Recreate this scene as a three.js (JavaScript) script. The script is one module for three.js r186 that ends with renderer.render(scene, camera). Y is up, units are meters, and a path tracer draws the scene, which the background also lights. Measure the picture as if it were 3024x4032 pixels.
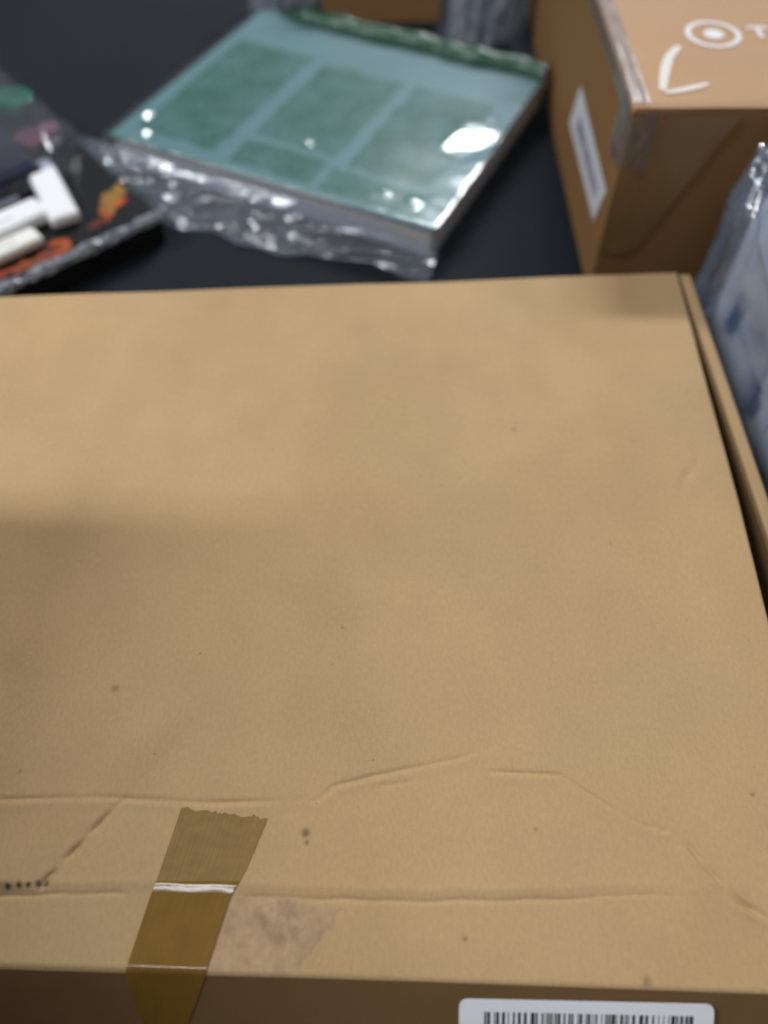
import * as THREE from 'three';
import { RoundedBoxGeometry } from 'three/addons/geometries/RoundedBoxGeometry.js';
import { mergeGeometries } from 'three/addons/utils/BufferGeometryUtils.js';
import { RectAreaLightUniformsLib } from 'three/addons/lights/RectAreaLightUniformsLib.js';

// ---------------------------------------------------------------- camera, light, exposure
const scene = new THREE.Scene();
const camera = new THREE.PerspectiveCamera(64.98, 768 / 1024, 0.01, 30);
camera.position.set(0, 0.33, 0);
camera.rotation.set(THREE.MathUtils.degToRad(-55.3), 0, 0);
camera.focus = 0.285;
camera.userData.fStop = 3.9;

const renderer = new THREE.WebGLRenderer({ antialias: true });
renderer.setSize(768, 1024);
renderer.toneMapping = THREE.LinearToneMapping;
renderer.toneMappingExposure = 1.03;
renderer.shadowMap.enabled = true;
RectAreaLightUniformsLib.init();
scene.background = new THREE.Color().setRGB(0.06, 0.0625, 0.067);   // dim even light of the room round the table

const LAMPS = [
  // x, y, z, intensity, length, width, label
  [0.62, 2.0, -2.75, 104, 1.2, 0.26, 'long white ceiling light fixture beyond the far end of the table'],
  [-1.3, 1.5, -0.19, 82, 0.9, 0.12, 'long white ceiling light fixture left of the table'],
  [-0.1, 2.0, 0.45, 17, 1.2, 0.14, 'long slim ceiling light fixture above the front of the table'],
];
const lampColor = new THREE.Color().setRGB(0.95, 0.975, 1.0);

// ---------------------------------------------------------------- helpers
function rng(seed) {
  let a = seed >>> 0;
  return () => { a = (a + 0x6D2B79F5) >>> 0; let t = Math.imul(a ^ (a >>> 15), 1 | a); t = (t + Math.imul(t ^ (t >>> 7), 61 | t)) ^ t; return ((t ^ (t >>> 14)) >>> 0) / 4294967296; };
}
const perm = (() => { const r = rng(77), p = [...Array(256).keys()]; for (let i = 255; i > 0; i--) { const j = Math.floor(r() * (i + 1)); [p[i], p[j]] = [p[j], p[i]]; } return new Uint8Array([...p, ...p]); })();
const fade = (t) => t * t * t * (t * (t * 6 - 15) + 10);
const mixf = (a, b, t) => a + (b - a) * t;
const clamp = (x, a, b) => Math.min(b, Math.max(a, x));
const smooth = (a, b, x) => { const t = clamp((x - a) / (b - a), 0, 1); return t * t * (3 - 2 * t); };
function grad(h, x, y) { switch (h & 7) { case 0: return x + y; case 1: return -x + y; case 2: return x - y; case 3: return -x - y; case 4: return 1.4 * x; case 5: return -1.4 * x; case 6: return 1.4 * y; default: return -1.4 * y; } }
function noise(x, y, k = 0) {
  x += k * 17.31; y += k * 5.77;
  const xi = Math.floor(x), yi = Math.floor(y), xf = x - xi, yf = y - yi, X = xi & 255, Y = yi & 255, u = fade(xf), v = fade(yf);
  return mixf(mixf(grad(perm[perm[X] + Y], xf, yf), grad(perm[perm[X + 1] + Y], xf - 1, yf), u), mixf(grad(perm[perm[X] + Y + 1], xf, yf - 1), grad(perm[perm[X + 1] + Y + 1], xf - 1, yf - 1), u), v);
}
const fbm = (x, y, k = 0, o = 4) => { let s = 0, a = 0.5; for (let i = 0; i < o; i++) { s += a * noise(x, y, k + i); x *= 2.03; y *= 2.03; a *= 0.5; } return s; };
const ridge = (x, y, k = 0, o = 3) => { let s = 0, a = 0.55; for (let i = 0; i < o; i++) { s += a * (1 - Math.abs(noise(x, y, k + i)) * 1.9); x *= 1.9; y *= 1.9; a *= 0.5; } return s; };   // sharp folds, about 0..1

const taken = new Map();
function numbered(name) { const n = taken.get(name) ?? 0; taken.set(name, n + 1); return n ? name + '_' + String(n).padStart(3, '0') : name; }
function obj(name, geo, mat, parent) {
  const m = new THREE.Mesh(geo, mat); m.name = parent ? name : numbered(name); m.castShadow = m.receiveShadow = true;
  (parent ?? scene).add(m); return m;
}
function thing(name, label, category, pos = [0, 0, 0], turn = 0, group) {
  const g = new THREE.Group(); g.name = numbered(name); g.position.set(...pos); g.rotation.y = turn; g.userData = { label, category };
  if (group) g.userData.group = group;
  scene.add(g); return g;
}
function tag(o, label, category, group) { Object.assign(o.userData, { label, category }, group ? { group } : {}); return o; }
// a sheet over two lists of parameters; fn(a, b) -> [x, y, z], uv(a, b) -> [u, v]
function sheet(as, bs, fn, uv) {
  const pos = [], uvs = [], idx = [], nb = bs.length;
  for (const a of as) for (const b of bs) { pos.push(...fn(a, b)); uvs.push(...(uv ? uv(a, b) : [a, b])); }
  for (let i = 0; i < as.length - 1; i++) for (let j = 0; j < nb - 1; j++) { const p = i * nb + j; idx.push(p, p + nb, p + 1, p + 1, p + nb, p + nb + 1); }
  const g = new THREE.BufferGeometry();
  g.setAttribute('position', new THREE.Float32BufferAttribute(pos, 3)); g.setAttribute('uv', new THREE.Float32BufferAttribute(uvs, 2));
  g.setIndex(idx); g.computeVertexNormals(); return g;
}
const span = (a, b, n) => Array.from({ length: n + 1 }, (_, i) => a + (b - a) * i / n);
// a sheet with a thickness (closed below and round the rim)
function slab(as, bs, fn, uv, t) {
  const top = sheet(as, bs, fn, uv), na = as.length, nb = bs.length, P = top.attributes.position, N = top.attributes.normal;
  if (N.getY(Math.floor(na / 2) * nb + (nb >> 1)) < 0) { const ix = top.index.array; for (let i = 0; i < ix.length; i += 3) { const s = ix[i + 1]; ix[i + 1] = ix[i + 2]; ix[i + 2] = s; } top.computeVertexNormals(); }
  const rim = [];
  for (let i = 0; i < na; i++) rim.push(i * nb);
  for (let j = 1; j < nb; j++) rim.push((na - 1) * nb + j);
  for (let i = na - 2; i >= 0; i--) rim.push(i * nb + nb - 1);
  for (let j = nb - 2; j > 0; j--) rim.push(j);
  const low = (k) => [P.getX(k) - N.getX(k) * t, P.getY(k) - N.getY(k) * t, P.getZ(k) - N.getZ(k) * t];
  const sp = [], si = [], su = [];
  rim.forEach((k) => { sp.push(P.getX(k), P.getY(k), P.getZ(k), ...low(k)); su.push(P.getX(k), P.getZ(k), P.getX(k), P.getZ(k) + t); });
  for (let i = 0; i < rim.length; i++) { const a = 2 * i, b = 2 * ((i + 1) % rim.length); si.push(a, a + 1, b, b, a + 1, b + 1); }
  const side = new THREE.BufferGeometry(); side.setAttribute('position', new THREE.Float32BufferAttribute(sp, 3)); side.setAttribute('uv', new THREE.Float32BufferAttribute(su, 2)); side.setIndex(si); side.computeVertexNormals();
  const A = [as[0], as[na >> 2], as[na >> 1], as[(3 * na) >> 2], as[na - 1]], B = [bs[0], bs[nb >> 2], bs[nb >> 1], bs[(3 * nb) >> 2], bs[nb - 1]];
  const bp = [], bi = [], bu = [];
  for (const i of [0, na >> 2, na >> 1, (3 * na) >> 2, na - 1]) for (const j of [0, nb >> 2, nb >> 1, (3 * nb) >> 2, nb - 1]) { const k = i * nb + j; bp.push(...low(k)); bu.push(P.getX(k), P.getZ(k)); }
  for (let i = 0; i < 4; i++) for (let j = 0; j < 4; j++) { const p = i * 5 + j; bi.push(p, p + 1, p + 5, p + 1, p + 6, p + 5); }
  const bot = new THREE.BufferGeometry(); bot.setAttribute('position', new THREE.Float32BufferAttribute(bp, 3)); bot.setAttribute('uv', new THREE.Float32BufferAttribute(bu, 2)); bot.setIndex(bi); bot.computeVertexNormals();
  return mergeGeometries([top, side, bot]);
}
function rbox(w, h, d, r, x = 0, y = 0, z = 0, s = 3) { const g = new RoundedBoxGeometry(w, h, d, s, r); g.translate(x, y, z); return g; }
// upright prism over a polygon of [x, z] points, edges rounded
function prism(pts, y0, y1, bevel = 0.0006) {
  const s = new THREE.Shape(pts.map(([x, z]) => new THREE.Vector2(x, -z)));
  const g = new THREE.ExtrudeGeometry(s, { depth: y1 - y0 - 2 * bevel, bevelEnabled: true, bevelThickness: bevel, bevelSize: bevel, bevelOffset: -bevel, bevelSegments: 3 });
  g.rotateX(-Math.PI / 2); g.translate(0, y0 + bevel, 0); return g;
}
function canvasTex(w, h, draw) {
  const c = document.createElement('canvas'); c.width = w; c.height = h; draw(c.getContext('2d'), w, h);
  const t = new THREE.CanvasTexture(c); t.colorSpace = THREE.SRGBColorSpace; t.anisotropy = 4; return t;
}
function dataTex(w, h, fn, srgb = false, repeat = false) {
  const d = new Uint8Array(w * h * 4);
  for (let j = 0; j < h; j++) for (let i = 0; i < w; i++) { const c = fn(i / w, j / h, i, j), o = (j * w + i) * 4; d[o] = clamp(c[0], 0, 255); d[o + 1] = clamp(c[1], 0, 255); d[o + 2] = clamp(c[2], 0, 255); d[o + 3] = c.length > 3 ? c[3] : 255; }
  const t = new THREE.DataTexture(d, w, h); t.magFilter = THREE.LinearFilter; t.minFilter = THREE.LinearMipmapLinearFilter; t.generateMipmaps = true;
  if (srgb) t.colorSpace = THREE.SRGBColorSpace;
  if (repeat) t.wrapS = t.wrapT = THREE.RepeatWrapping;
  t.needsUpdate = true; return t;
}
const std = (o) => new THREE.MeshStandardMaterial(o), phy = (o) => new THREE.MeshPhysicalMaterial(o);
const lin = (r, g, b) => new THREE.Color().setRGB(r, g, b);

// ---------------------------------------------------------------- materials
const kr = rng(5);
// kraft paper: fibre speckle and broad cloudy tone, one tile of 0.25 m
const kraftTile = (base, amp, seed) => dataTex(1024, 1024, (u, v) => {
  const cloud = fbm(u * 5, v * 5, seed, 3) * Math.sin(Math.PI * u) * Math.sin(Math.PI * v), f = noise(u * 220, v * 90, seed + 3) * 0.6 + (kr() - 0.5) * 1.1;
  const k = 1 + amp * (cloud * 1.1 + f * 0.35);
  return base.map((c) => c * k);
}, true, true);
const kraftBump = dataTex(1024, 1024, (u, v) => { const k = 128 + 50 * noise(u * 256, v * 128, 9) + 60 * (kr() - 0.5); return [k, k, k]; }, false, true);
const kraftMat = (base, seed, amp = 0.06, tile = 0.25) => {
  const m = kraftTile(base, amp, seed); m.repeat.set(1 / tile, 1 / tile);
  const b = kraftBump.clone(); b.repeat.set(1 / 0.2, 1 / 0.2); b.needsUpdate = true;
  return std({ map: m, bumpMap: b, bumpScale: 0.00004, roughness: 0.82 });
};
const KRAFT = [179, 148, 106];
const kraft = kraftMat(KRAFT, 21);
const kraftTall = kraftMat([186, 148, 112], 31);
// darker brown board of the front flap; inside, it puts slot shade into colour
const brownAndSlotShade = kraftMat([112, 84, 50], 41);
const film = phy({ color: lin(0.8, 0.83, 0.88), transmission: 0.98, thickness: 0, roughness: 0.14, ior: 1.5, side: THREE.DoubleSide });
const hazyFilm = phy({ color: lin(0.62, 0.66, 0.74), transmission: 0.72, thickness: 0, roughness: 0.24, ior: 1.5, side: THREE.DoubleSide });
const crinkle = phy({ color: lin(0.68, 0.75, 0.88), transmission: 0.86, thickness: 0, roughness: 0.14, ior: 1.5, side: THREE.DoubleSide });
const bagFilm = phy({ color: lin(0.72, 0.77, 0.85), transmission: 0.93, thickness: 0, roughness: 0.13, ior: 1.5, side: THREE.DoubleSide });
const pouchFilm = phy({ color: lin(0.75, 0.78, 0.85), transmission: 0.94, thickness: 0, roughness: 0.11, ior: 1.5, side: THREE.DoubleSide });
const whitePlastic = phy({ color: lin(0.82, 0.83, 0.85), roughness: 0.38, clearcoat: 0.2, clearcoatRoughness: 0.3 });

// ---------------------------------------------------------------- setting: the table
{
  const m = dataTex(1024, 1024, (u, v) => { const k = 1 + 0.16 * fbm(u * 7, v * 7, 3) + 0.1 * (kr() - 0.5); return [23 * k, 29 * k, 35 * k]; }, true, true);
  const b = dataTex(512, 512, (u, v) => { const k = 128 + 70 * (kr() - 0.5) + 40 * noise(u * 64, v * 64, 2); return [k, k, k]; }, false, true);
  m.repeat.set(1, 1); b.repeat.set(5, 5);
  const g = new THREE.BoxGeometry(2.4, 0.03, 2.4); g.translate(0, -0.015, -0.7);
  const p = g.attributes.position, uv = g.attributes.uv; for (let i = 0; i < p.count; i++) uv.setXY(i, p.getX(i), p.getZ(i));
  const t = obj('table_top', g, phy({ map: m, bumpMap: b, bumpScale: 0.0001, roughness: 0.85, specularIntensity: 0.4 }));
  t.userData.kind = 'structure'; t.userData.label = 'matte black table top under all the boxes';
}

// ---------------------------------------------------------------- the big shallow cardboard box
const TOP = 0.05, flapAt = (x) => mixf(1.14, 0.72, smooth(-0.13, 0.02, x)), zFront = (x) => -0.0215 + 0.0309 * x, zBack = (x) => -0.3416 - 0.0559 * x;
const xRight = (z) => z < -0.2 ? mixf(0.1568, 0.152, (z + 0.35) / 0.15) : mixf(0.152, 0.142, (z + 0.2) / 0.2), XL = -0.25;
function polyDist(pts, x, z) {           // [distance, signed side, run along]
  let best = 1e9, side = 0, run = 0, total = 0;
  for (let i = 0; i < pts.length - 1; i++) {
    const [ax, az] = pts[i], [bx, bz] = pts[i + 1], dx = bx - ax, dz = bz - az, l2 = dx * dx + dz * dz, t = clamp(((x - ax) * dx + (z - az) * dz) / l2, 0, 1);
    const ex = x - ax - dx * t, ez = z - az - dz * t, d = Math.hypot(ex, ez);
    if (d < best) { best = d; side = Math.sign(dx * ez - dz * ex); run = total + t * Math.sqrt(l2); }
    total += Math.sqrt(l2);
  }
  return [best, side, run / total];
}
// buckles of the paper facing, as they run over the lid
const BUCKLES = [
  { p: [[-0.14, -0.0735], [-0.0911, -0.0755], [-0.0595, -0.0739], [-0.0219, -0.0747], [-0.0174, -0.0793], [-0.0047, -0.0825], [0.0259, -0.0889], [0.0443, -0.0954]], a: 0.0006, w: 0.0011, e: 0.6 },
  { p: [[-0.0893, -0.0739], [-0.0979, -0.0628], [-0.1096, -0.048]], a: 0.0007, w: 0.0011, e: 0.1 },
  { p: [[-0.0015, -0.0793], [0.0337, -0.0844], [0.0608, -0.0833], [0.0738, -0.0739], [0.0865, -0.0664], [0.0905, -0.066]], a: 0.00045, w: 0.00095, e: 0.5 },
  { p: [[0.0925, -0.0652], [0.0955, -0.0646], [0.1005, -0.0599], [0.105, -0.0528], [0.1131, -0.0433], [0.1205, -0.0386], [0.135, -0.03]], a: 0.0008, w: 0.0011, e: 0.2 },
  { p: [[0.1402, -0.2336], [0.1385, -0.2203], [0.1315, -0.2126], [0.125, -0.2]], a: 0.0005, w: 0.0022, e: 0.6 },
  { p: [[0.098, -0.146], [0.105, -0.138], [0.109, -0.128]], a: 0.0003, w: 0.002, e: 0.8 },
];
const zCrease = (x) => -0.0465 + 0.0012 * Math.sin(x * 32 + 1) + 0.0008 * noise(x * 60, 3);
const softRamp = (d) => { const w = 0.0014, k = 0.0003, sp = (t) => 0.5 * (t + Math.sqrt(t * t + k * k)); return sp(d + w) - sp(d - w); };   // rises by 2w over the crushed fold
function lidY(x, z) {
  let y = TOP + 0.0011 * fbm(x * 9, z * 9, 4, 2) + 0.00022 * fbm(x * 60, z * 60, 8, 2);
  y += 0.0012 * Math.sin(Math.PI * clamp((x - XL) / 0.41, 0, 1)) * Math.sin(Math.PI * clamp((z + 0.35) / 0.33, 0, 1));
  const zc = zCrease(x), far = 1 - smooth(0.05, 0.11, x), d = z - zc;
  y += far * (0.00012 * Math.exp(-(((d + 0.0016) / 0.0014) ** 2)) - 0.165 * softRamp(d) - 0.045 * Math.max(0, d - 0.001) - 0.00042 * (1 - smooth(-0.086, -0.08, x) * (1 - smooth(-0.046, -0.04, x))) * (0.8 + 0.6 * noise(x * 50, 9)) * Math.exp(-(((d - 0.0017) / 0.0008) ** 2)));   // crushed fold: a small ridge, then the strip tips forward
  y -= (1 - far) * 0.05 * Math.max(0, d);
  for (const b of BUCKLES) {
    const [dist, side, run] = polyDist(b.p, x, z); if (dist > 0.02) continue;
    const ends = Math.pow(Math.sin(Math.PI * clamp(run * 0.94 + 0.03, 0, 1)), b.e), wob = clamp(0.62 + 1.25 * noise(run * 6, b.w * 1e4 + b.a * 1e5), 0.06, 1.4);
    y += ends * wob * b.a * (0.5 * Math.exp(-(((side * dist - 0.0016) / 0.002) ** 2)) - 1.5 * Math.exp(-((dist / (b.w * 0.9)) ** 2)));
  }
  // left of the second buckle the board is pushed up
  const q0 = (-0.0893 - x) * 0.787 + (-0.0739 - z) * 0.617, soften = 0.0006 + 0.03 * smooth(-0.074, -0.092, z), q = 0.5 * (q0 + Math.sqrt(q0 * q0 + soften * soften)) - 0.5 * soften, under = smooth(-0.125, -0.085, z) * (1 - smooth(zc - 0.003, zc + 0.002, z));
  if (q > 0) y += 0.3 * 0.012 * (1 - Math.exp(-q / 0.012)) * under;
  return y;
}
const boxAt = [-0.04, 0, -0.18];
const bigBox = thing('cardboard_box', 'big shallow brown cardboard box with taped front filling the foreground', 'box', boxAt);
const put = (name, g, m, parent = bigBox) => { g.translate(-boxAt[0], 0, -boxAt[2]); return obj(name, g, m, parent); };
{
  const edge = [0, 0.0002, 0.0005, 0.0009, 0.0014];
  const zs = [...edge.map((e) => e), ...span(0.0025, 0.25, 110), ...span(0.2508, 0.3175, 200)];   // metres from the back edge
  const ss = [...edge.map((e) => e / 0.4), ...span(0.006, 0.994, 640), ...edge.map((e) => 1 - e / 0.4).reverse()];
  const R = 0.0026, arc = span(0.1, 1, 8);
  const rows = [...zs.map((d) => ['d', d]), ...arc.map((a) => ['a', a])];
  const point = (row, s) => {
    const xa = mixf(XL, 0.15, s), z0 = zFront(xa) - R * 0.85, zb = zBack(xa), depth = z0 - zb;
    const z = row[0] === 'd' ? zb + depth * row[1] / 0.3175 : z0, x = mixf(XL, xRight(z), s);
    let y = lidY(x, z), zz = z;
    const dEdge = Math.min(s * 0.4, (1 - s) * 0.4, row[0] === 'd' ? row[1] : 1);
    if (dEdge < 0.0014) { const k = 1 - dEdge / 0.0014; y -= 0.0012 * (1 - Math.sqrt(1 - k * k * 0.96)); }
    if (row[0] === 'a') { const p0 = 0.08, p1 = flapAt(x), p = mixf(p0, p1, row[1]); y -= R * (Math.cos(p0) - Math.cos(p)); zz += R * (Math.sin(p) - Math.sin(p0)); }
    return [x, y, zz];
  };
  // colour of the lid: paper with its own stains, scuffs and torn facing
  const W = 2048, Hh = 1664, X0 = XL, X1 = 0.16, Z0 = -0.36, Z1 = 0.0;
  const torn = [[-0.0508, -0.0443], [-0.0396, -0.0452], [-0.0128, -0.0413], [-0.02, -0.0328], [-0.0293, -0.0200], [-0.0565, -0.0200]];
  const inside = (x, z) => { let c = false; for (let i = 0, j = torn.length - 1; i < torn.length; j = i++) { const [xi, zi] = torn[i], [xj, zj] = torn[j]; if ((zi > z) !== (zj > z) && x < (xj - xi) * (z - zi) / (zj - zi) + xi) c = !c; } return c; };
  const r2 = rng(99), spots = [];
  for (const [x, z, r, k] of [[-0.026, -0.0642, 0.0016, 0.35], [-0.0255, -0.061, 0.001, 0.25], [-0.0985, -0.1145, 0.0017, 0.2], [0.0592, -0.239, 0.0013, 0.16],
    [-0.1083, -0.0487, 0.0011, 0.5], [-0.1106, -0.0486, 0.0012, 0.5], [-0.1136, -0.0482, 0.0009, 0.6], [-0.1165, -0.0481, 0.001, 0.6], [-0.1199, -0.0476, 0.0011, 0.6], [0.0795, -0.0215, 0.0016, 0.22], [0.025, -0.033, 0.001, 0.2]]) spots.push([x, z, r, k]);
  for (let i = 0; i < 34; i++) spots.push([mixf(-0.24, 0.15, r2()), mixf(-0.33, -0.02, Math.pow(r2(), 0.7)), 0.0003 + 0.0008 * r2() ** 3, 0.1 + 0.14 * r2()]);
  const cell = new Map(); spots.forEach((s) => { for (let a = -1; a <= 1; a++) for (let b = -1; b <= 1; b++) { const k = (Math.floor(s[0] / 0.01) + a) * 1000 + Math.floor(s[1] / 0.01) + b; if (!cell.has(k)) cell.set(k, []); cell.get(k).push(s); } });
  const map = dataTex(W, Hh, (u, v) => {
    const x = mixf(X0, X1, u), z = mixf(Z1, Z0, v);
    let k = 1 + 0.07 * fbm(x * 14, z * 14, 12, 3) + 0.03 * fbm(x * 55, z * 40, 15, 2) + 0.026 * noise(x * 900, z * 420, 2) + 0.06 * (r2() - 0.5), tintR = 1 + 0.028 * fbm(x * 10, z * 16, 40, 2), tintB = 1 - 0.03 * fbm(x * 12, z * 12, 44, 2);
    const hit = cell.get(Math.floor(x / 0.01) * 1000 + Math.floor(z / 0.01));
    if (hit) for (const [sx, sz, sr, sk] of hit) { const d = Math.hypot(x - sx, z - sz) / sr + 0.45 * fbm(x * 900, z * 900, 6, 2); if (d < 1.4) k *= 1 - sk * (1 - smooth(0.1, 1.4, d)); }
    if (z > -0.055 && x > -0.08 && x < 0.01) {
      const wx = x + 0.0016 * noise(x * 400, z * 400, 3), wz = z + 0.0016 * noise(x * 400, z * 400, 7);
      if (inside(wx, wz)) { const f = fbm(x * 380, z * 380, 19, 3); k *= 0.985 + 0.10 * f - 0.09 * smooth(-0.1, 0.5, fbm(x * 120, z * 120, 23, 3)); tintB *= 1.06; }
    }
    { const sm = Math.exp(-(((x + 0.0325) / 0.009) ** 2 + ((z + 0.0378 - 0.35 * (x + 0.0325)) / 0.0055) ** 2)); if (sm > 0.05) k *= 1 - 0.2 * sm * smooth(-0.15, 0.3, fbm(x * 170, z * 170, 27, 4)); }
    return [KRAFT[0] * k * tintR, KRAFT[1] * k, KRAFT[2] * k * tintB];
  }, true);
  const bump = kraftBump.clone(); bump.repeat.set(2.2, 1.9); bump.needsUpdate = true;
  const lidMat = std({ map, bumpMap: bump, bumpScale: 0.00004, roughness: 0.8 });
  const g = slab(rows, ss, point, () => [0, 0], 0.0024);
  const P = g.attributes.position, U = g.attributes.uv; for (let i = 0; i < P.count; i++) U.setXY(i, (P.getX(i) - X0) / (X1 - X0), (Z1 - P.getZ(i)) / (Z1 - Z0));
  put('lid', g, lidMat);

  // walls, floor and tucked flaps
  const zb = (x) => zBack(x);
  put('back_wall', prism([[XL + 0.003, zb(XL) + 0.0015], [0.1575, zb(0.1575) + 0.0015], [0.1575, zb(0.1575) + 0.0045], [XL + 0.003, zb(XL) + 0.0045]], 0.002, 0.0455), kraft);
  put('front_wall', prism([[XL + 0.003, zFront(XL) - 0.006], [0.1585, zFront(0.1585) - 0.006], [0.1585, zFront(0.1585) - 0.003], [XL + 0.003, zFront(XL) - 0.003]], 0.002, 0.036), brownAndSlotShade);
  put('side_wall', prism([[0.1592, -0.3512], [0.1648, -0.3515], [0.1684, -0.021], [0.1628, -0.021]], 0.002, TOP - 0.0026, 0.0011), kraft);
  put('side_wall', prism([[XL - 0.0065, zb(XL) + 0.001], [XL - 0.001, zb(XL) + 0.001], [XL - 0.001, zFront(XL) - 0.006], [XL - 0.0065, zFront(XL) - 0.006]], 0.002, TOP, 0.0011), kraft);
  put('slot_shade_layer', prism([[0.1580, -0.3495], [0.1588, -0.3495], [0.1624, -0.023], [0.1616, -0.023]], 0.0025, TOP - 0.0045, 0.0002), brownAndSlotShade);  // added thin layer; its dark colour stands for the shade inside the slot
  put('floor_panel', prism([[XL - 0.004, zb(XL) + 0.002], [0.163, zb(0.163) + 0.003], [0.166, zFront(0.166) - 0.004], [XL - 0.004, zFront(XL) - 0.004]], 0.0, 0.002, 0.0004), kraft);

  // the front flap of the lid leans out from under the fold
  const foldEnd = (x) => { const z0 = zFront(x) - R * 0.85; return [lidY(x, z0) - R * (Math.cos(0.08) - Math.cos(flapAt(x))), z0 + R * (Math.sin(flapAt(x)) - Math.sin(0.08))]; };
  const XR = 0.147, flapPoint = (s, x) => { const [y, z] = foldEnd(clamp(x, XL, XR)), n = 0.0006 * fbm(x * 40, s * 40, 50, 2) * smooth(0, 0.006, s); const F = flapAt(x); return [x, y - s * Math.sin(F) + n * 0.5, z + s * Math.cos(F) + n * 0.87]; };
  const fg = slab(span(0.0001, 0.038, 30), span(XL + 0.002, XR, 160), flapPoint, (s, x) => [x, s], 0.0022);
  put('lid_flap', fg, brownAndSlotShade);

  // parcel tape over the front edge: its upper end is torn, it follows lid, fold and flap
  const L = [[-0.0716, -0.0683], [-0.048, -0.0733], [-0.0455, -0.0742], [-0.0229, -0.0791]], Rr = [[-0.069, -0.0388], [-0.0521, -0.0448], [-0.0455, -0.0486], [-0.0229, -0.0545]];
  const lerpLine = (pts, z) => { for (let i = 0; i < pts.length - 1; i++) if (z <= pts[i + 1][0] || i === pts.length - 2) return mixf(pts[i][1], pts[i + 1][1], (z - pts[i][0]) / (pts[i + 1][0] - pts[i][0])); };
  const seat = (x, q) => {           // q: z while on the lid, then run over fold and flap
    const z0 = zFront(x) - R * 0.85;
    if (q <= z0) return [x, lidY(x, q) + 0.00035, q];
    const run = q - z0, F = flapAt(x), al = R * (F - 0.08);
    if (run < al) { const p = 0.08 + run / R, y = lidY(x, z0) - (R + 0.00035) * (Math.cos(0.08) - Math.cos(p)) + 0.00035, z = z0 + (R + 0.00035) * (Math.sin(p) - Math.sin(0.08)); return [x, y, z]; }
    const f = flapPoint(run - al, x); return [x, f[1] + 0.00035 * Math.cos(F), f[2] + 0.00035 * Math.sin(F)];
  };
  const jag = (t) => 0.0007 * noise(t * 40, 2) + 0.0012 * noise(t * 9, 5) + 0.0006 * Math.abs(noise(t * 90, 1));
  const strip = (q0, q1, n, lift, tornEnd) => sheet(span(0, 1, n), span(0, 1, 36), (a, t) => {
    const start = q0 + (tornEnd ? 0.0035 * t + jag(t) : 0), q = mixf(start, q1, a), zq = Math.min(q, -0.0229);
    let xl = lerpLine(L, zq), xr = lerpLine(Rr, zq);
    if (q > -0.0229) { const e = q + 0.0229; xl = -0.0791 + 0.12 * e; xr = -0.0545 - 0.35 * e; }
    if (tornEnd && a < 0.4) xr -= 0.004 * smooth(0.2, 0.4, a) * 0; 
    const x = mixf(xl, xr, t) + (t > 0.97 ? 0.0004 * noise(q * 900, 3) : 0), p = seat(x, q);
    p[1] += lift + 0.00003 * fbm(x * 220, q * 220, 60, 2); return p;
  }, (a, t) => [t * 0.025, a * 0.05]);
  const tapeMap = (c) => { const t = dataTex(256, 512, (u, v) => { const k = 1 + 0.10 * fbm(u * 3, v * 9, 70, 3) + 0.06 * noise(u * 40, v * 3, 72) + 0.03 * (r2() - 0.5); return c.map((q) => q * k); }, true); t.wrapS = t.wrapT = THREE.MirroredRepeatWrapping; t.repeat.set(40, 20); return t; };
  const tapeUp = phy({ map: tapeMap([138, 110, 66]), roughness: 0.7, specularIntensity: 0.4, clearcoat: 0.9, clearcoatRoughness: 0.14, side: THREE.DoubleSide });
  const tapeLow = phy({ map: tapeMap([124, 91, 30]), roughness: 0.7, specularIntensity: 0.4, clearcoat: 1, clearcoatRoughness: 0.12, side: THREE.DoubleSide });
  const t1 = put('packing_tape', strip(-0.0722, -0.0462, 60, 0, true), tapeUp); t1.userData.label = 'matte upper end of the brown tape';
  const t2 = put('packing_tape', strip(-0.0494, 0.016, 190, 0.00022, false), tapeLow); t2.userData.label = 'glossy lower end of the brown tape over the front edge';

  // white bar code label on the flap
  const lw = 0.0765, lh = 0.024, rr = 0.003, s = new THREE.Shape();
  s.moveTo(rr, 0); s.lineTo(lw - rr, 0); s.quadraticCurveTo(lw, 0, lw, -rr); s.lineTo(lw, -lh + rr); s.quadraticCurveTo(lw, -lh, lw - rr, -lh); s.lineTo(rr, -lh); s.quadraticCurveTo(0, -lh, 0, -lh + rr); s.lineTo(0, -rr); s.quadraticCurveTo(0, 0, rr, 0);
  const lg = new THREE.ExtrudeGeometry(s, { depth: 0.00012, bevelEnabled: false, curveSegments: 8 });
  { const p = lg.attributes.position, uv = lg.attributes.uv; for (let i = 0; i < p.count; i++) uv.setXY(i, p.getX(i) / lw, 1 + p.getY(i) / lh); }
  const bars = canvasTex(1024, 320, (c, w, h) => {
    c.fillStyle = 'rgb(244,245,250)'; c.fillRect(0, 0, w, h);
    const r = rng(12); let x = 0.10 * w; c.fillStyle = 'rgb(52,52,60)';
    while (x < 0.91 * w) { const b = [4, 8, 12, 16][Math.floor(r() * 4)], gap = [4, 8, 12, 16][Math.floor(r() * 4)]; c.fillRect(x, 0.17 * h, b, 0.55 * h); x += b + gap; }
  });
  const lm = new THREE.Mesh(lg, std({ map: bars, roughness: 0.45 })); lm.name = 'bar_code_label'; lm.castShadow = lm.receiveShadow = true;
  const [fy, fz] = foldEnd(0.061), s0 = 0.0048, FLAP = flapAt(0.061);
  lm.position.set(0.0228 - boxAt[0], fy - s0 * Math.sin(FLAP) + 0.0006 * Math.cos(FLAP) , fz - 0.0012 + s0 * Math.cos(FLAP) + 0.0006 * Math.sin(FLAP) - boxAt[2]);
  lm.rotation.set(-(Math.PI / 2 - FLAP), 0, 0); lm.rotateY(-0.031);
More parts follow.
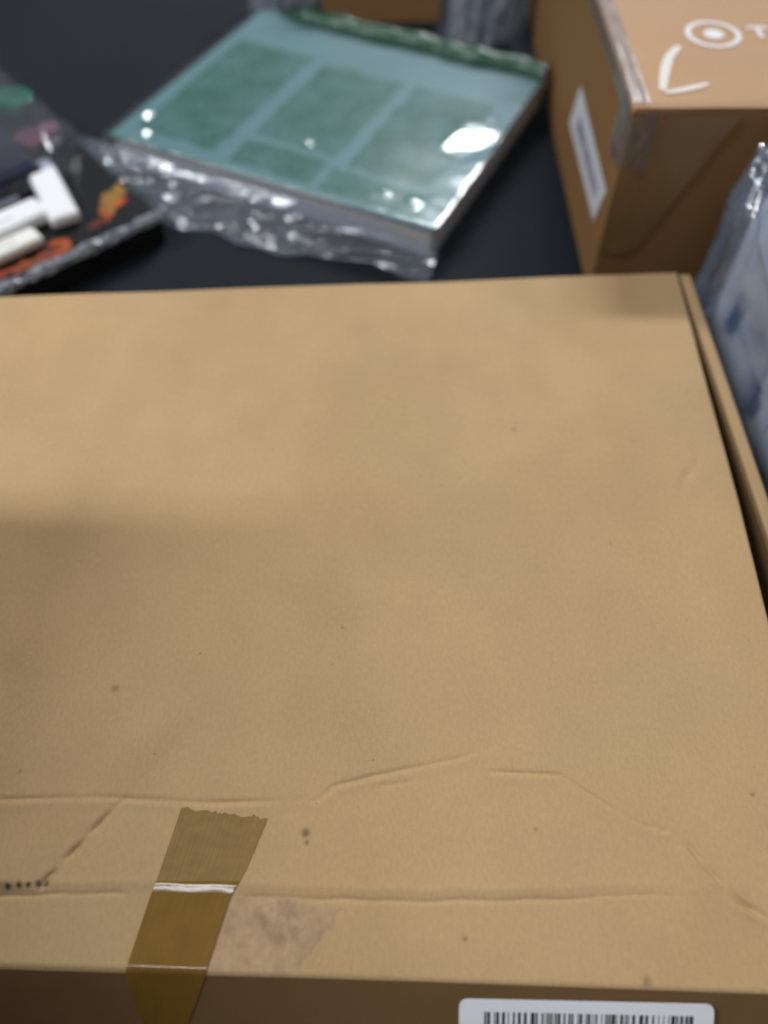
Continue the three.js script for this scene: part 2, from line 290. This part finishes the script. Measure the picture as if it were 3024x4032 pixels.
  lm.userData.label = 'white bar code label with rounded corners'; bigBox.add(lm);
}

// ---------------------------------------------------------------- the green wrapped pack
{
  const W = 0.2438, D = 0.2053, Hh = 0.0255, th = -25.9 * Math.PI / 180;
  const g = thing('wrapped_pack', 'flat green pack in crumpled clear plastic film lying on the black table', 'pack', [-0.1882, 0, -0.5254], th);
  obj('paper_stack', rbox(W - 0.004, Hh - 0.0036, D - 0.004, 0.0025, W / 2, 0.0018 + (Hh - 0.0036) / 2, -D / 2), std({ color: lin(0.74, 0.71, 0.68), roughness: 0.8 }), g);
  const r = rng(31);
  const cover = dataTex(1024, 864, (u, v) => {
    const x = u * W, d = v * D;               // d: from the front edge
    const wob = 0.0022 * noise(x * 90, d * 90, 3) + 0.0012 * noise(x * 300, d * 300, 4);
    const inb = (x0, x1, d0, d1) => Math.min(smooth(x0 - 0.0008, x0 + 0.0012, x + wob), 1 - smooth(x1 - 0.0012, x1 + 0.0008, x + wob), smooth(d0 - 0.0008, d0 + 0.0012, d + wob), 1 - smooth(d1 - 0.0012, d1 + 0.0008, d + wob));
    let p = Math.max(inb(0.012, 0.076, 0.014, 0.152), inb(0.089, 0.152, 0.008, 0.036), inb(0.089, 0.153, 0.043, 0.147), inb(0.164, 0.225, 0.036, 0.148), inb(0.158, 0.232, 0.006, 0.032));
    p *= clamp(0.76 + 0.8 * fbm(x * 45, d * 45, 8, 3) + 0.4 * noise(x * 300, d * 300, 9), 0.2, 1.1);
    const rim = Math.max(inb(0.089, 0.0925, 0.05, 0.14), inb(0.164, 0.1675, 0.04, 0.115), 0.8 * inb(0.012, 0.016, 0.075, 0.135), 0.7 * inb(0.1, 0.15, 0.036, 0.0395)) * (0.75 + 0.5 * noise(x * 60, d * 60, 2));
    p = clamp(p + 0.35 * Math.max(0, rim), 0, 1.35);
    const line = 0.9 + 0.1 * Math.sign(noise(x * 900, d * 260, 5)), k = 1 + 0.05 * fbm(x * 30, d * 30, 14) + 0.03 * (r() - 0.5);
    return [mixf(108, 42, p * line) * k, mixf(148, 104, p * line) * k, mixf(146, 80, p * line) * k];
  }, true);
  const cg = rbox(W - 0.001, 0.0018, D - 0.001, 0.0008, W / 2, Hh - 0.0009, -D / 2);
  { const p = cg.attributes.position, uv = cg.attributes.uv; for (let i = 0; i < p.count; i++) uv.setXY(i, p.getX(i) / W, -p.getZ(i) / D); }
  obj('printed_cover', cg, std({ map: cover, roughness: 0.55 }), g);
  // rolled deep green lip along the far edge
  const lip = sheet(span(0.02, W, 120), span(-0.35, 1.15, 20), (x, a) => {
    const p = a * Math.PI, w = 0.007 * (1 + 0.25 * noise(x * 60, 2)) * smooth(0.016, 0.05, x) + 0.0012, n = 0.0005 * noise(x * 90, a * 3, 4);
    return [x, Hh + 0.001 + (w + n) * Math.sin(p), -D + 0.004 + 0.003 * noise(x * 25, 7) + (w + n) * Math.cos(p)];
  });
  obj('rolled_edge', lip, phy({ color: lin(0.008, 0.07, 0.032), roughness: 0.5, clearcoat: 0.22, clearcoatRoughness: 0.1, side: THREE.DoubleSide }), g);
  // clear film drawn over the top and down the sides, loose folds at the ends
  const past = (t, lo, hi) => t < lo ? t - lo : t > hi ? t - hi : 0;
  // where the film is slack: centre, half sizes, slopes along and across the pack
  const POCKETS = [[0.227, 0.1, 0.019, 0.028, -0.0994, 0.065], [0.014, 0.027, 0.0045, 0.008, -0.46, -0.107], [0.026, 0.008, 0.004, 0.006, -0.44, -0.1], [0.222, 0.018, 0.0055, 0.0055, -0.149, 0.005], [0.2, 0.02, 0.004, 0.003, -0.15, 0.0], [0.13, 0.047, 0.006, 0.003, -0.27, -0.02]];
  const filmPoint = (u, v) => {
    const ou = past(u, 0, W), ov = past(v, 0, D), o = Math.max(Math.abs(ou), Math.abs(ov)), over = Math.min(o, 0.0215), cx = clamp(u, 0, W), cv = clamp(v, 0, D);
    const nearEdge = Math.max(smooth(0.03, 0, Math.min(cx, W - cx)), smooth(0.03, 0, Math.min(cv, D - cv)));
    const soft = 0.0016 + 0.0009 * (0.5 + fbm(u * 14, v * 14, 90, 2)) + nearEdge * 0.0004 * ridge(u * 32, v * 32, 95, 2) + (o > 0 ? 0.0022 * smooth(0, 0.01, o) * ridge(u * 60, v * 60, 97, 2) : 0);
    const roll = 0.004, hang = over < roll ? 0.0022 * (over / roll) ** 2 : 0.0022 + (over - roll);
    const out = (k) => Math.sign(k) * (0.002 * smooth(0, roll, Math.abs(k)) + (o > 0 ? 0.5 * soft : 0));
    let y = Hh + (o > 0 ? soft * Math.max(0, 1 - over / 0.01) : soft) - hang * 1.05;
    // slack pockets where the film sinks a little towards the right
    for (const [pu, pv, ru, rv, su, sv] of POCKETS) { const bu = u - pu, bv = v - pv, w = 1 - smooth(0.55, 1.15, Math.hypot(bu / ru, bv / rv) + 0.2 * noise(u * 60, v * 60, 33) + 0.1 * noise(u * 210, v * 210, 35)); if (w > 0 && o === 0) y += w * (0.0008 + su * bu + sv * bv + 0.0003 * noise(u * 60, v * 60, 37) - 0.5 * (soft - 0.002)); }
    return [cx + out(ou), Math.max(0.0012, y), -(cv + out(ov))];
  };
  obj('plastic_film', sheet(span(-0.0215, W + 0.0215, 190), span(-0.0215, D + 0.0215, 170), filmPoint), film, g);
  // gathered surplus film along the near side
  const gather = sheet(span(-0.036, W + 0.004, 260), span(0, 1, 60), (x, t) => {
    const len = 0.031 * smooth(-0.042, 0.0, x) * (1 - 0.62 * smooth(0.12, 0.22, x)) * (1 + 0.35 * noise(x * 22, 5)) + 0.002, ends = smooth(-0.036, -0.02, x) * (1 - 0.7 * smooth(0.2, W, x));
    const fold = 0.0085 * (ridge(x * 17 + t * 1.5, t * 1.3 + 2, 120, 1) - 0.28) + 0.0022 * (ridge(x * 52 + t * 2, t * 2.4, 124, 2) - 0.4);
    const y = mixf(0.021 * (0.45 + 0.55 * ends), 0.0015, Math.pow(t, 0.8)) + fold * Math.sin(Math.PI * clamp(t * 0.92 + 0.04, 0, 1)) * ends;
    return [x + 0.005 * noise(x * 20, t * 3, 9) * t, Math.max(0.001 + 0.0006 * Math.abs(noise(x * 80, t * 6)), y), 0.0045 + t * len * (1 + 0.2 * noise(x * 45, t * 2, 3))];
  });
  obj('loose_film', gather, crinkle, g);
}

// ---------------------------------------------------------------- the tall carton at the right
{
  const X = 0.1246, Z = -0.3945, H = 0.116, W = 0.22, D = 0.36, at = [X + W / 2, 0, Z - D / 2];
  const g = thing('shipping_carton', 'tall brown carton with white printed ring logo on top, behind the big box', 'box', at);
  const P = (name, geo, m, label) => { geo.translate(-at[0], 0, -at[2]); const o = obj(name, geo, m, g); if (label) o.userData.label = label; return o; };
  const body = rbox(W, H - 0.0035, D, 0.0018, X + W / 2, (H - 0.0035) / 2, Z - D / 2, 4);
  { const p = body.attributes.position, n = body.attributes.normal, uv = body.attributes.uv; for (let i = 0; i < p.count; i++) { const ax = Math.abs(n.getX(i)), ay = Math.abs(n.getY(i)); uv.setXY(i, ax > 0.7 ? p.getZ(i) : p.getX(i), ay > 0.7 ? p.getZ(i) : p.getY(i)); } }
  P('carton_body', body, kraftMat([142, 104, 62], 52));  // sides browner than the top flap: part of their shade is in this colour
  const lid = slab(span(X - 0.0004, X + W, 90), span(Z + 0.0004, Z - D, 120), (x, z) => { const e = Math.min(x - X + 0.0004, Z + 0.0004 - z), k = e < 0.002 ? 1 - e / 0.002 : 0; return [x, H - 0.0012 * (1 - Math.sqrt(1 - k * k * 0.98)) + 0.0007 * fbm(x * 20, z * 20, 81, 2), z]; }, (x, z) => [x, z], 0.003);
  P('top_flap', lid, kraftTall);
  // white print on the top
  const ink = std({ color: lin(0.75, 0.72, 0.72), roughness: 0.6, polygonOffset: true });
  const flat = (shape, x, z, turn = 0) => { const q = new THREE.ShapeGeometry(shape, 40); q.rotateX(-Math.PI / 2); q.rotateY(turn); q.translate(x, 0, z); const p = q.attributes.position; for (let i = 0; i < p.count; i++) p.setY(i, H + 0.0004 + 0.0007 * fbm(p.getX(i) * 20, p.getZ(i) * 20, 81, 2)); return q; };
  const ring = new THREE.Shape(); ring.absarc(0, 0, 0.0152, 0, 2 * Math.PI); const hole = new THREE.Path(); hole.absarc(0, 0, 0.0122, 0, 2 * Math.PI, true); ring.holes.push(hole);
  const dot = new THREE.Shape(); dot.absarc(0, 0, 0.0055, 0, 2 * Math.PI);
  P('printed_ring', flat(ring, 0.1808, -0.4673, 0.05), ink); P('printed_dot', flat(dot, 0.1812, -0.4673), ink);
  const tee = new THREE.Shape([[-0.0058, 0.0062], [0.0058, 0.0062], [0.0058, 0.0036], [0.0014, 0.0036], [0.0014, -0.0066], [-0.0014, -0.0066], [-0.0014, 0.0036], [-0.0058, 0.0036]].map((p) => new THREE.Vector2(...p)));
  P('printed_letter', flat(tee, 0.2068, -0.4702, 0.02), ink, 'white capital letter T beside the ring');
  const line = (pts, w) => { const c = new THREE.CatmullRomCurve3(pts.map(([x, z]) => new THREE.Vector3(x, 0, z))), ps = c.getPoints(40); return sheet(ps.map((_, i) => i), [-1, 1], (i, s) => { const a = ps[Math.max(0, i - 1)], b = ps[Math.min(40, i + 1)], l = Math.hypot(b.x - a.x, b.z - a.z), ww = w * (0.75 + 0.35 * Math.sin(i / 40 * Math.PI)) , x = ps[i].x - s * ww * (b.z - a.z) / l, z = ps[i].z + s * ww * (b.x - a.x) / l; return [x, H + 0.0005 + 0.0007 * fbm(x * 20, z * 20, 81, 2), z]; }); };
  const mark = P('corner_mark', mergeGeometries([line([[0.1592, -0.4535], [0.1515, -0.4415], [0.1455, -0.424], [0.1415, -0.4085]], 0.0024), line([[0.1425, -0.4065], [0.1505, -0.4085], [0.159, -0.4115], [0.166, -0.4145]], 0.0019)]), std({ color: lin(0.72, 0.66, 0.6), roughness: 0.6, side: THREE.DoubleSide }), 'white printed corner mark');
  // clear tape down the left top edge and over the near corner
  const clearTape = phy({ color: lin(0.7, 0.7, 0.72), transmission: 0.9, thickness: 0, roughness: 0.2, side: THREE.DoubleSide });
  P('clear_tape', sheet(span(Z - 0.002, Z - D, 60), span(0, 1, 14), (z, t) => { const r = 0.0012, w = 0.0135; let x, y; const s = t * w; if (s < 0.0075) { x = X + 0.0085 - s; y = H + 0.0006 + 0.0004 * noise(z * 60, s * 300); } else { x = X - 0.0011 - 0.0003 * noise(z * 50, 2); y = H - (s - 0.0075) * 1.6 + 0.0005; } return [x, y, z]; }), clearTape);
  P('clear_tape', sheet(span(0, 1, 30), span(0, 1, 20), (a, t) => { const s = a * 0.034 - 0.02, y = H - 0.006 - t * 0.026 + 0.28 * Math.abs(s) * (1 - 2 * t), b = 0.0012 + 0.0007 * ridge(a * 4, t * 3, 140, 2); return s < 0 ? [X - b, y, Z + s] : [X + s, y, Z + b]; }), clearTape);
  // brown tape on the near face
  P('packing_tape', sheet(span(0.0, 0.055, 10), span(0.03, 0.113, 12), (s, y) => [X + 0.001 + s * (0.35 + 0.65 * (y - 0.03) / 0.083), y - 0.002, Z + 0.0006 + 0.0003 * noise(s * 90, y * 90)]), phy({ color: lin(0.25, 0.15, 0.062), roughness: 0.3, clearcoat: 0.4, side: THREE.DoubleSide }));
  // shipping label on the left face
  const lab = canvasTex(512, 256, (c, w, h) => {
    c.fillStyle = 'rgb(222,224,230)'; c.fillRect(0, 0, w, h);
    const r = rng(8); c.fillStyle = 'rgb(70,72,80)'; let x = 0.16 * w; while (x < 0.88 * w) { const b = 2 + r() * 8; c.fillRect(x, 0.36 * h, b, 0.34 * h); x += b + 2 + r() * 6; }
  });
  const q = [[-0.5105, 0.0658], [-0.5238, 0.0351], [-0.4147, 0.036], [-0.4034, 0.0619]];
  const lg = slab(span(0, 1, 6), span(0, 1, 6), (a, b) => { const zt = mixf(-0.511, -0.404, a), zb = mixf(-0.521, -0.414, a), yt = mixf(0.0655, 0.0622, a), yb = mixf(0.0355, 0.0358, a); return [X - 0.00035, mixf(yb, yt, b), mixf(zb, zt, b)]; }, (a, b) => [a, b], 0.00015);
  P('shipping_label', lg, std({ map: lab, roughness: 0.5, side: THREE.DoubleSide }), 'white bar code label on the left side');
}

// ---------------------------------------------------------------- black box with printed flames, at the left
const BK = { at: [-0.141, 0, -0.4424], turn: 41.2 * Math.PI / 180, h: 0.0214, w: 0.24, d: 0.21 };
{
  const { h, w, d } = BK;
  const g = thing('black_box', 'flat black box with printed orange flames under the white plastic pieces', 'box', BK.at, BK.turn);
  obj('box_body', rbox(w, h - 0.0012, d, 0.0012, -w / 2, (h - 0.0012) / 2, -d / 2), std({ color: lin(0.006, 0.0065, 0.008), roughness: 0.45 }), g);
  const r = rng(62);
  const art = canvasTex(1024, 896, (c, W, H) => {
    c.fillStyle = 'rgb(6,9,15)'; c.fillRect(0, 0, W, H);
    const X = (x) => (x + w) / w * W, Y = (z) => (z + d) / d * H;        // local x, z of the box
    const tongue = (x, z, dx, dz, wd, col) => {
      c.strokeStyle = col; c.lineCap = 'round'; c.beginPath(); c.moveTo(X(x), Y(z)); c.lineWidth = wd; c.quadraticCurveTo(X(x + dx * 0.5 + dz * 0.35), Y(z + dz * 0.5 - dx * 0.35), X(x + dx), Y(z + dz)); c.stroke();
    };
    // tuft near the corner: rust foot, yellow-green tips
    for (let i = 0; i < 26; i++) { const t = r(), x = -0.030 + 0.020 * t + 0.003 * r(), z = -0.014 - 0.012 * t - 0.004 * r(); tongue(x, z, 0.003 - 0.006 * r(), -0.004 - 0.006 * r(), 6 + 9 * r(), `rgb(${150 + 50 * r()},${56 + 30 * r()},${18 + 16 * r()})`); }
    for (let i = 0; i < 34; i++) { const t = r(), x = -0.024 + 0.018 * t + 0.003 * r(), z = -0.021 - 0.013 * t - 0.004 * r(); tongue(x, z, -0.001 + 0.004 * r(), -0.005 - 0.008 * r(), 5 + 9 * r(), `rgb(${120 + 40 * r()},${88 + 40 * r()},${36 + 24 * r()})`); }
    for (let i = 0; i < 8; i++) tongue(-0.036 - 0.006 * r(), -0.013 - 0.003 * r(), 0.01, -0.003, 5 + 4 * r(), 'rgb(96,44,22)');
    // curling flame along the near edge
    for (let i = 0; i < 60; i++) { const t = r(), x = -0.068 - 0.08 * t, z = -0.0085 + 0.003 * (r() - 0.5) * 2; tongue(x, z, 0.010 * r() - 0.003, -0.006 * r() + 0.002, 7 + 10 * r(), `rgb(${104 + 46 * r()},${50 + 20 * r()},${30 + 16 * r()})`); }
    for (let i = 0; i < 14; i++) { const a = i / 13 * 3.4; c.fillStyle = `rgb(${150 + 25 * r()},${64 + 16 * r()},28)`; c.beginPath(); c.arc(X(-0.066 + 0.0075 * Math.sin(a)), Y(-0.0135 + 0.0052 * (1 - Math.cos(a)) - 0.0035), 9 + 4 * r(), 0, 7); c.fill(); }
  });
  const tg = rbox(w - 0.0006, 0.0014, d - 0.0006, 0.0006, -w / 2, h - 0.0007, -d / 2);
  { const p = tg.attributes.position, uv = tg.attributes.uv; for (let i = 0; i < p.count; i++) uv.setXY(i, (p.getX(i) + w) / w, -p.getZ(i) / d); }
  obj('printed_top', tg, phy({ map: art, roughness: 0.42, clearcoat: 0.25, clearcoatRoughness: 0.3 }), g);
  // shrink film puckered along the near edge and right edge
  const pucker = (along) => sheet(span(0, along === 'x' ? w : d, 150), span(0, 1, 14), (s, t) => {
    const a = t * Math.PI * 0.62, rr = 0.0042 * (0.8 + 0.45 * noise(s * 70, 3) + 0.3 * noise(s * 190, t * 3, 5)), o = rr * Math.sin(a) * 0.8, y = h + 0.0008 - 0.0042 + rr * Math.cos(a) + 0.0012;
    return along === 'x' ? [-s, y, o + 0.0008 - 0.003 * (1 - t)] : [o + 0.0008 - 0.003 * (1 - t), y, -s];
  });
  obj('shrink_film', pucker('x'), hazyFilm, g);
}
// things lying on the black box (placed in its axes)
const onBlack = (x, y, z) => { const c = Math.cos(BK.turn), s = Math.sin(BK.turn); return [BK.at[0] + x * c + z * s, y, BK.at[2] - x * s + z * c]; };
{
  const y = BK.h + 0.0004, turn = BK.turn;
  const a = thing('plastic_block', 'upright-pointing white plastic block sticking out below the clear pouch', 'plastic block', onBlack(-0.0435, y, -0.054), turn - 0.225, 'white plastic blocks on the black box');
  obj('shell', rbox(0.0185, 0.0088, 0.062, 0.0034, 0, 0.0044, 0, 5), whitePlastic, a);
  obj('end_cap', rbox(0.0168, 0.0082, 0.006, 0.0028, 0, 0.0044, -0.0335, 4), std({ color: lin(0.5, 0.52, 0.55), roughness: 0.5 }), a);
  const b = thing('plastic_block', 'thick pure white plastic block between pouch and cream block', 'plastic block', onBlack(-0.102, y, -0.0445), turn, 'white plastic blocks on the black box');
  obj('shell', rbox(0.095, 0.0092, 0.0205, 0.0036, 0, 0.0046, 0, 5), whitePlastic, b);
  obj('seam', rbox(0.07, 0.0006, 0.0016, 0.0003, -0.008, 0.0092, 0.002, 2), std({ color: lin(0.5, 0.51, 0.55), roughness: 0.5 }), b);
  const c = thing('plastic_block', 'cream plastic block with faint grey line, beside the curling flame print', 'plastic block', onBlack(-0.1165, y, -0.0235), turn, 'white plastic blocks on the black box');
  obj('shell', rbox(0.095, 0.0072, 0.0145, 0.003, 0, 0.0036, 0, 5), phy({ color: lin(0.8, 0.79, 0.74), roughness: 0.42 }), c);
  for (const k of [-1, 1]) obj('printed_line', rbox(0.074, 0.0004, 0.0011, 0.0002, -0.004, 0.0072, 0.0022 * k, 2), std({ color: lin(0.5, 0.5, 0.47), roughness: 0.6 }), c);
  const rail = obj('grey_rail', rbox(0.085, 0.007, 0.007, 0.0024, 0, 0.0035, 0, 4), std({ color: lin(0.11, 0.11, 0.14), roughness: 0.5 })); rail.position.set(...onBlack(-0.104, y, -0.0635)); rail.rotation.y = turn;
  tag(rail, 'dark grey plastic rail lying behind the thick white block', 'rail');
  // dark device, green cap and red pieces inside the pouch
  const dev = thing('dark_device', 'dark navy device at the left picture edge inside the clear pouch', 'device', onBlack(-0.078, y, -0.128), turn);
  obj('case', rbox(0.082, 0.013, 0.105, 0.004, 0, 0.0065, 0, 4), phy({ color: lin(0.012, 0.015, 0.035), roughness: 0.4 }), dev);
  obj('button', new THREE.CylinderGeometry(0.006, 0.006, 0.0012, 32).translate(0.018, 0.0136, 0.03), std({ color: lin(0.03, 0.03, 0.05), roughness: 0.35 }), dev);
  const cap = obj('green_cap', (() => { const s = new THREE.Shape(); s.moveTo(-0.008, -0.013); s.quadraticCurveTo(0.004, -0.018, 0.012, -0.01); s.quadraticCurveTo(0.017, 0.002, 0.009, 0.013); s.quadraticCurveTo(0.0, 0.019, -0.008, 0.012); s.quadraticCurveTo(-0.004, 0.0, -0.008, -0.013); const q = new THREE.ExtrudeGeometry(s, { depth: 0.006, bevelEnabled: true, bevelSize: 0.0015, bevelThickness: 0.0015, bevelSegments: 4 }); q.rotateX(-Math.PI / 2); q.translate(0, 0.0015, 0); return q; })(), phy({ color: lin(0.01, 0.17, 0.085), roughness: 0.35, clearcoat: 0.4 }));
  cap.position.set(...onBlack(-0.0145, y, -0.172)); cap.rotation.y = turn + 0.5; tag(cap, 'dark green curved plastic cap inside the clear pouch', 'cap');
  const red1 = obj('red_piece', rbox(0.018, 0.006, 0.022, 0.0025, 0, 0.003, 0, 4), std({ color: lin(0.16, 0.045, 0.06), roughness: 0.5 })); red1.position.set(...onBlack(-0.0235, y, -0.1225)); red1.rotation.y = turn + 0.3; tag(red1, 'dull red plastic piece nearer the navy device in the pouch', 'plastic piece');
  const red2 = obj('red_piece', rbox(0.013, 0.005, 0.013, 0.002, 0, 0.0025, 0, 4), std({ color: lin(0.3, 0.13, 0.17), roughness: 0.5 })); red2.position.set(...onBlack(-0.0085, y, -0.127)); red2.rotation.y = turn - 0.2; tag(red2, 'small pale pink plastic piece near the pouch edge', 'plastic piece');
  // the pouch: a slack pillow of clear film
  const pouch = (top) => sheet(span(0, 1, 90), span(0, 1, 120), (a, b) => {
    const x = mixf(-0.135, 0.004 - 0.028 * smooth(0.75, 1, b), a), z = mixf(-0.222, -0.071, b), e = Math.min(a, 1 - a, b, 1 - b), puff = Math.pow(clamp(e / 0.16, 0, 1), 0.55);
    const n = ridge(a * 5, b * 6, 160, 2);
    return [x + 0.002 * noise(a * 9, b * 9, 2), top ? BK.h + 0.0012 + puff * (0.0155 + 0.003 * n) + 0.0008 : BK.h + 0.0006 + 0.0002 * n * 0, z + 0.002 * noise(b * 8, a * 8, 4)];
  });
  const p = thing('clear_pouch', 'crumpled clear plastic pouch over the navy device at the left edge', 'pouch', BK.at, BK.turn);
  obj('upper_film', pouch(true), pouchFilm, p);
}

// ---------------------------------------------------------------- plastic bag at the right edge
{
  const at = [0.244, 0, -0.292];
  const g = thing('plastic_bag', 'crumpled grey blue plastic bag with blue spots, right of the big box', 'bag', at);
  const r = rng(44);
  // what is in it: a pale padded packet with blue oval spots
  const pillow = (rx, ry, rz, e, amp, f, seed, cx, cy, cz, n) => sheet(span(0, 1, n), span(0, 1, Math.round(n * 0.7)), (a, b) => {
    const th = a * 2 * Math.PI, ph = (b - 0.5) * Math.PI, q = (c) => Math.sign(c) * Math.pow(Math.abs(c), e);
    const s = 1 + amp * (ridge(Math.cos(th) * f + 4, Math.sin(th) * f + b * f * 2.2, seed, 3) - 0.6), lean = 0.008 * Math.sin(ph);
    return [cx + lean + rx * s * q(Math.cos(ph)) * q(Math.cos(th)), Math.max(0.0015, cy + ry * s * q(Math.sin(ph))), cz + rz * s * q(Math.cos(ph)) * q(Math.sin(th))];
  });
  const packet = pillow(0.06, 0.053, 0.077, 0.38, 0.07, 1.4, 200, 0, 0.055, -0.004, 180), SP = [[0.099, -0.361], [0.0588, -0.303], [0.0385, -0.3257], [0.078, -0.262], [0.03, -0.275]];
  const p = packet.attributes.position, col = [];
  for (let i = 0; i < p.count; i++) {
    const w = [p.getX(i) + at[0], p.getY(i), p.getZ(i) + at[2]], k = 1 + 0.12 * fbm(w[1] * 40, w[2] * 40, 180); let c = [0.72 * k, 0.74 * k, 0.76 * k];
    for (const q of SP) { const t = w[0] > at[0] ? 0 : 1 - smooth(0.75, 1.2, Math.hypot((w[1] - q[0]) / 0.011, (w[2] - q[1]) / 0.0085) + 0.2 * noise(w[1] * 200, w[2] * 200)); c = [mixf(c[0], 0.035, t), mixf(c[1], 0.11, t), mixf(c[2], 0.27, t)]; }
    col.push(...c);
  }
  packet.setAttribute('color', new THREE.Float32BufferAttribute(col, 3));
  obj('padded_packet', packet, std({ vertexColors: true, roughness: 0.7, side: THREE.DoubleSide }), g);
  obj('bag_film', pillow(0.07, 0.062, 0.088, 0.36, 0.2, 3.4, 220, 0, 0.061, -0.002, 260), bagFilm, g);
}

// ---------------------------------------------------------------- far things at the top of the picture
{
  const g = thing('brown_carton', 'brown carton standing at the top behind the green pack', 'box', [-0.003, 0, -0.79], 0.02);
  obj('carton_body', rbox(0.1, 0.09, 0.1, 0.0015, 0, 0.045, 0), kraftMat([150, 112, 70], 57), g);
  obj('top_flap', rbox(0.1008, 0.003, 0.1008, 0.0012, 0, 0.0918, 0), kraftTall, g);
  const wrap = (name, label, at, w, d, h, seed) => {
    const q = sheet(span(0, 1, 80), span(0, 1, 50), (a, b) => { const th = a * 2 * Math.PI, s = 0.55 + 0.8 * ridge(Math.cos(th) * 1.9 + 3, Math.sin(th) * 1.9 + b * 1.6, seed, 3), k = 1.05 - 0.45 * smooth(0.45, 0.75, b) + 0.5 * smooth(0.75, 1, b); return [w * s * k * Math.cos(th) + 0.008 * noise(b * 3, 4, seed), Math.max(0.001, h * b * (0.9 + 0.2 * noise(Math.cos(th) * 2, Math.sin(th) * 2, seed))), d * s * k * Math.sin(th)]; });
    const o = obj(name, q, hazyFilm); o.position.set(...at); tag(o, label, 'plastic wrap', 'plastic wraps behind the green pack'); return o;
  };
  wrap('plastic_wrap', 'grey plastic wrap between the far carton and the tall carton', [0.083, 0, -0.715], 0.022, 0.02, 0.09, 240);
  wrap('plastic_wrap', 'grey plastic wrap left of the far carton', [-0.088, 0, -0.765], 0.026, 0.02, 0.07, 250);
}
// unseen carton added left of the frame to cast soft shade on the lid
{
  const g = thing('added_shade_carton', 'added unseen carton left of the big box that shades its lid', 'box', [-0.365, 0, -0.03]);
  obj('carton_body', rbox(0.2, 0.31, 0.325, 0.002, 0, 0.155, 0), kraft, g);
  obj('top_flap', rbox(0.2008, 0.003, 0.3258, 0.0012, 0, 0.3118, 0), kraft, g);
}
// ---------------------------------------------------------------- lamps
for (const [x, y, z, power, long, wide, label] of LAMPS) {
  const g = thing('ceiling_light', label, 'lamp', [x, y, z], 0, 'ceiling lights');
  obj('housing', rbox(long + 0.06, 0.06, wide + 0.06, 0.01, 0, 0.05, 0), std({ color: lin(0.7, 0.7, 0.7), roughness: 0.5 }), g);
  obj('diffuser', rbox(long, 0.01, wide, 0.003, 0, 0.012, 0), std({ color: lin(0.8, 0.8, 0.8), emissive: lampColor, emissiveIntensity: 2, roughness: 0.6 }), g);
  const l = new THREE.RectAreaLight(lampColor, power, long, wide); l.position.set(x, y - 0.002, z); l.rotation.x = -Math.PI / 2; scene.add(l);
}
renderer.render(scene, camera);
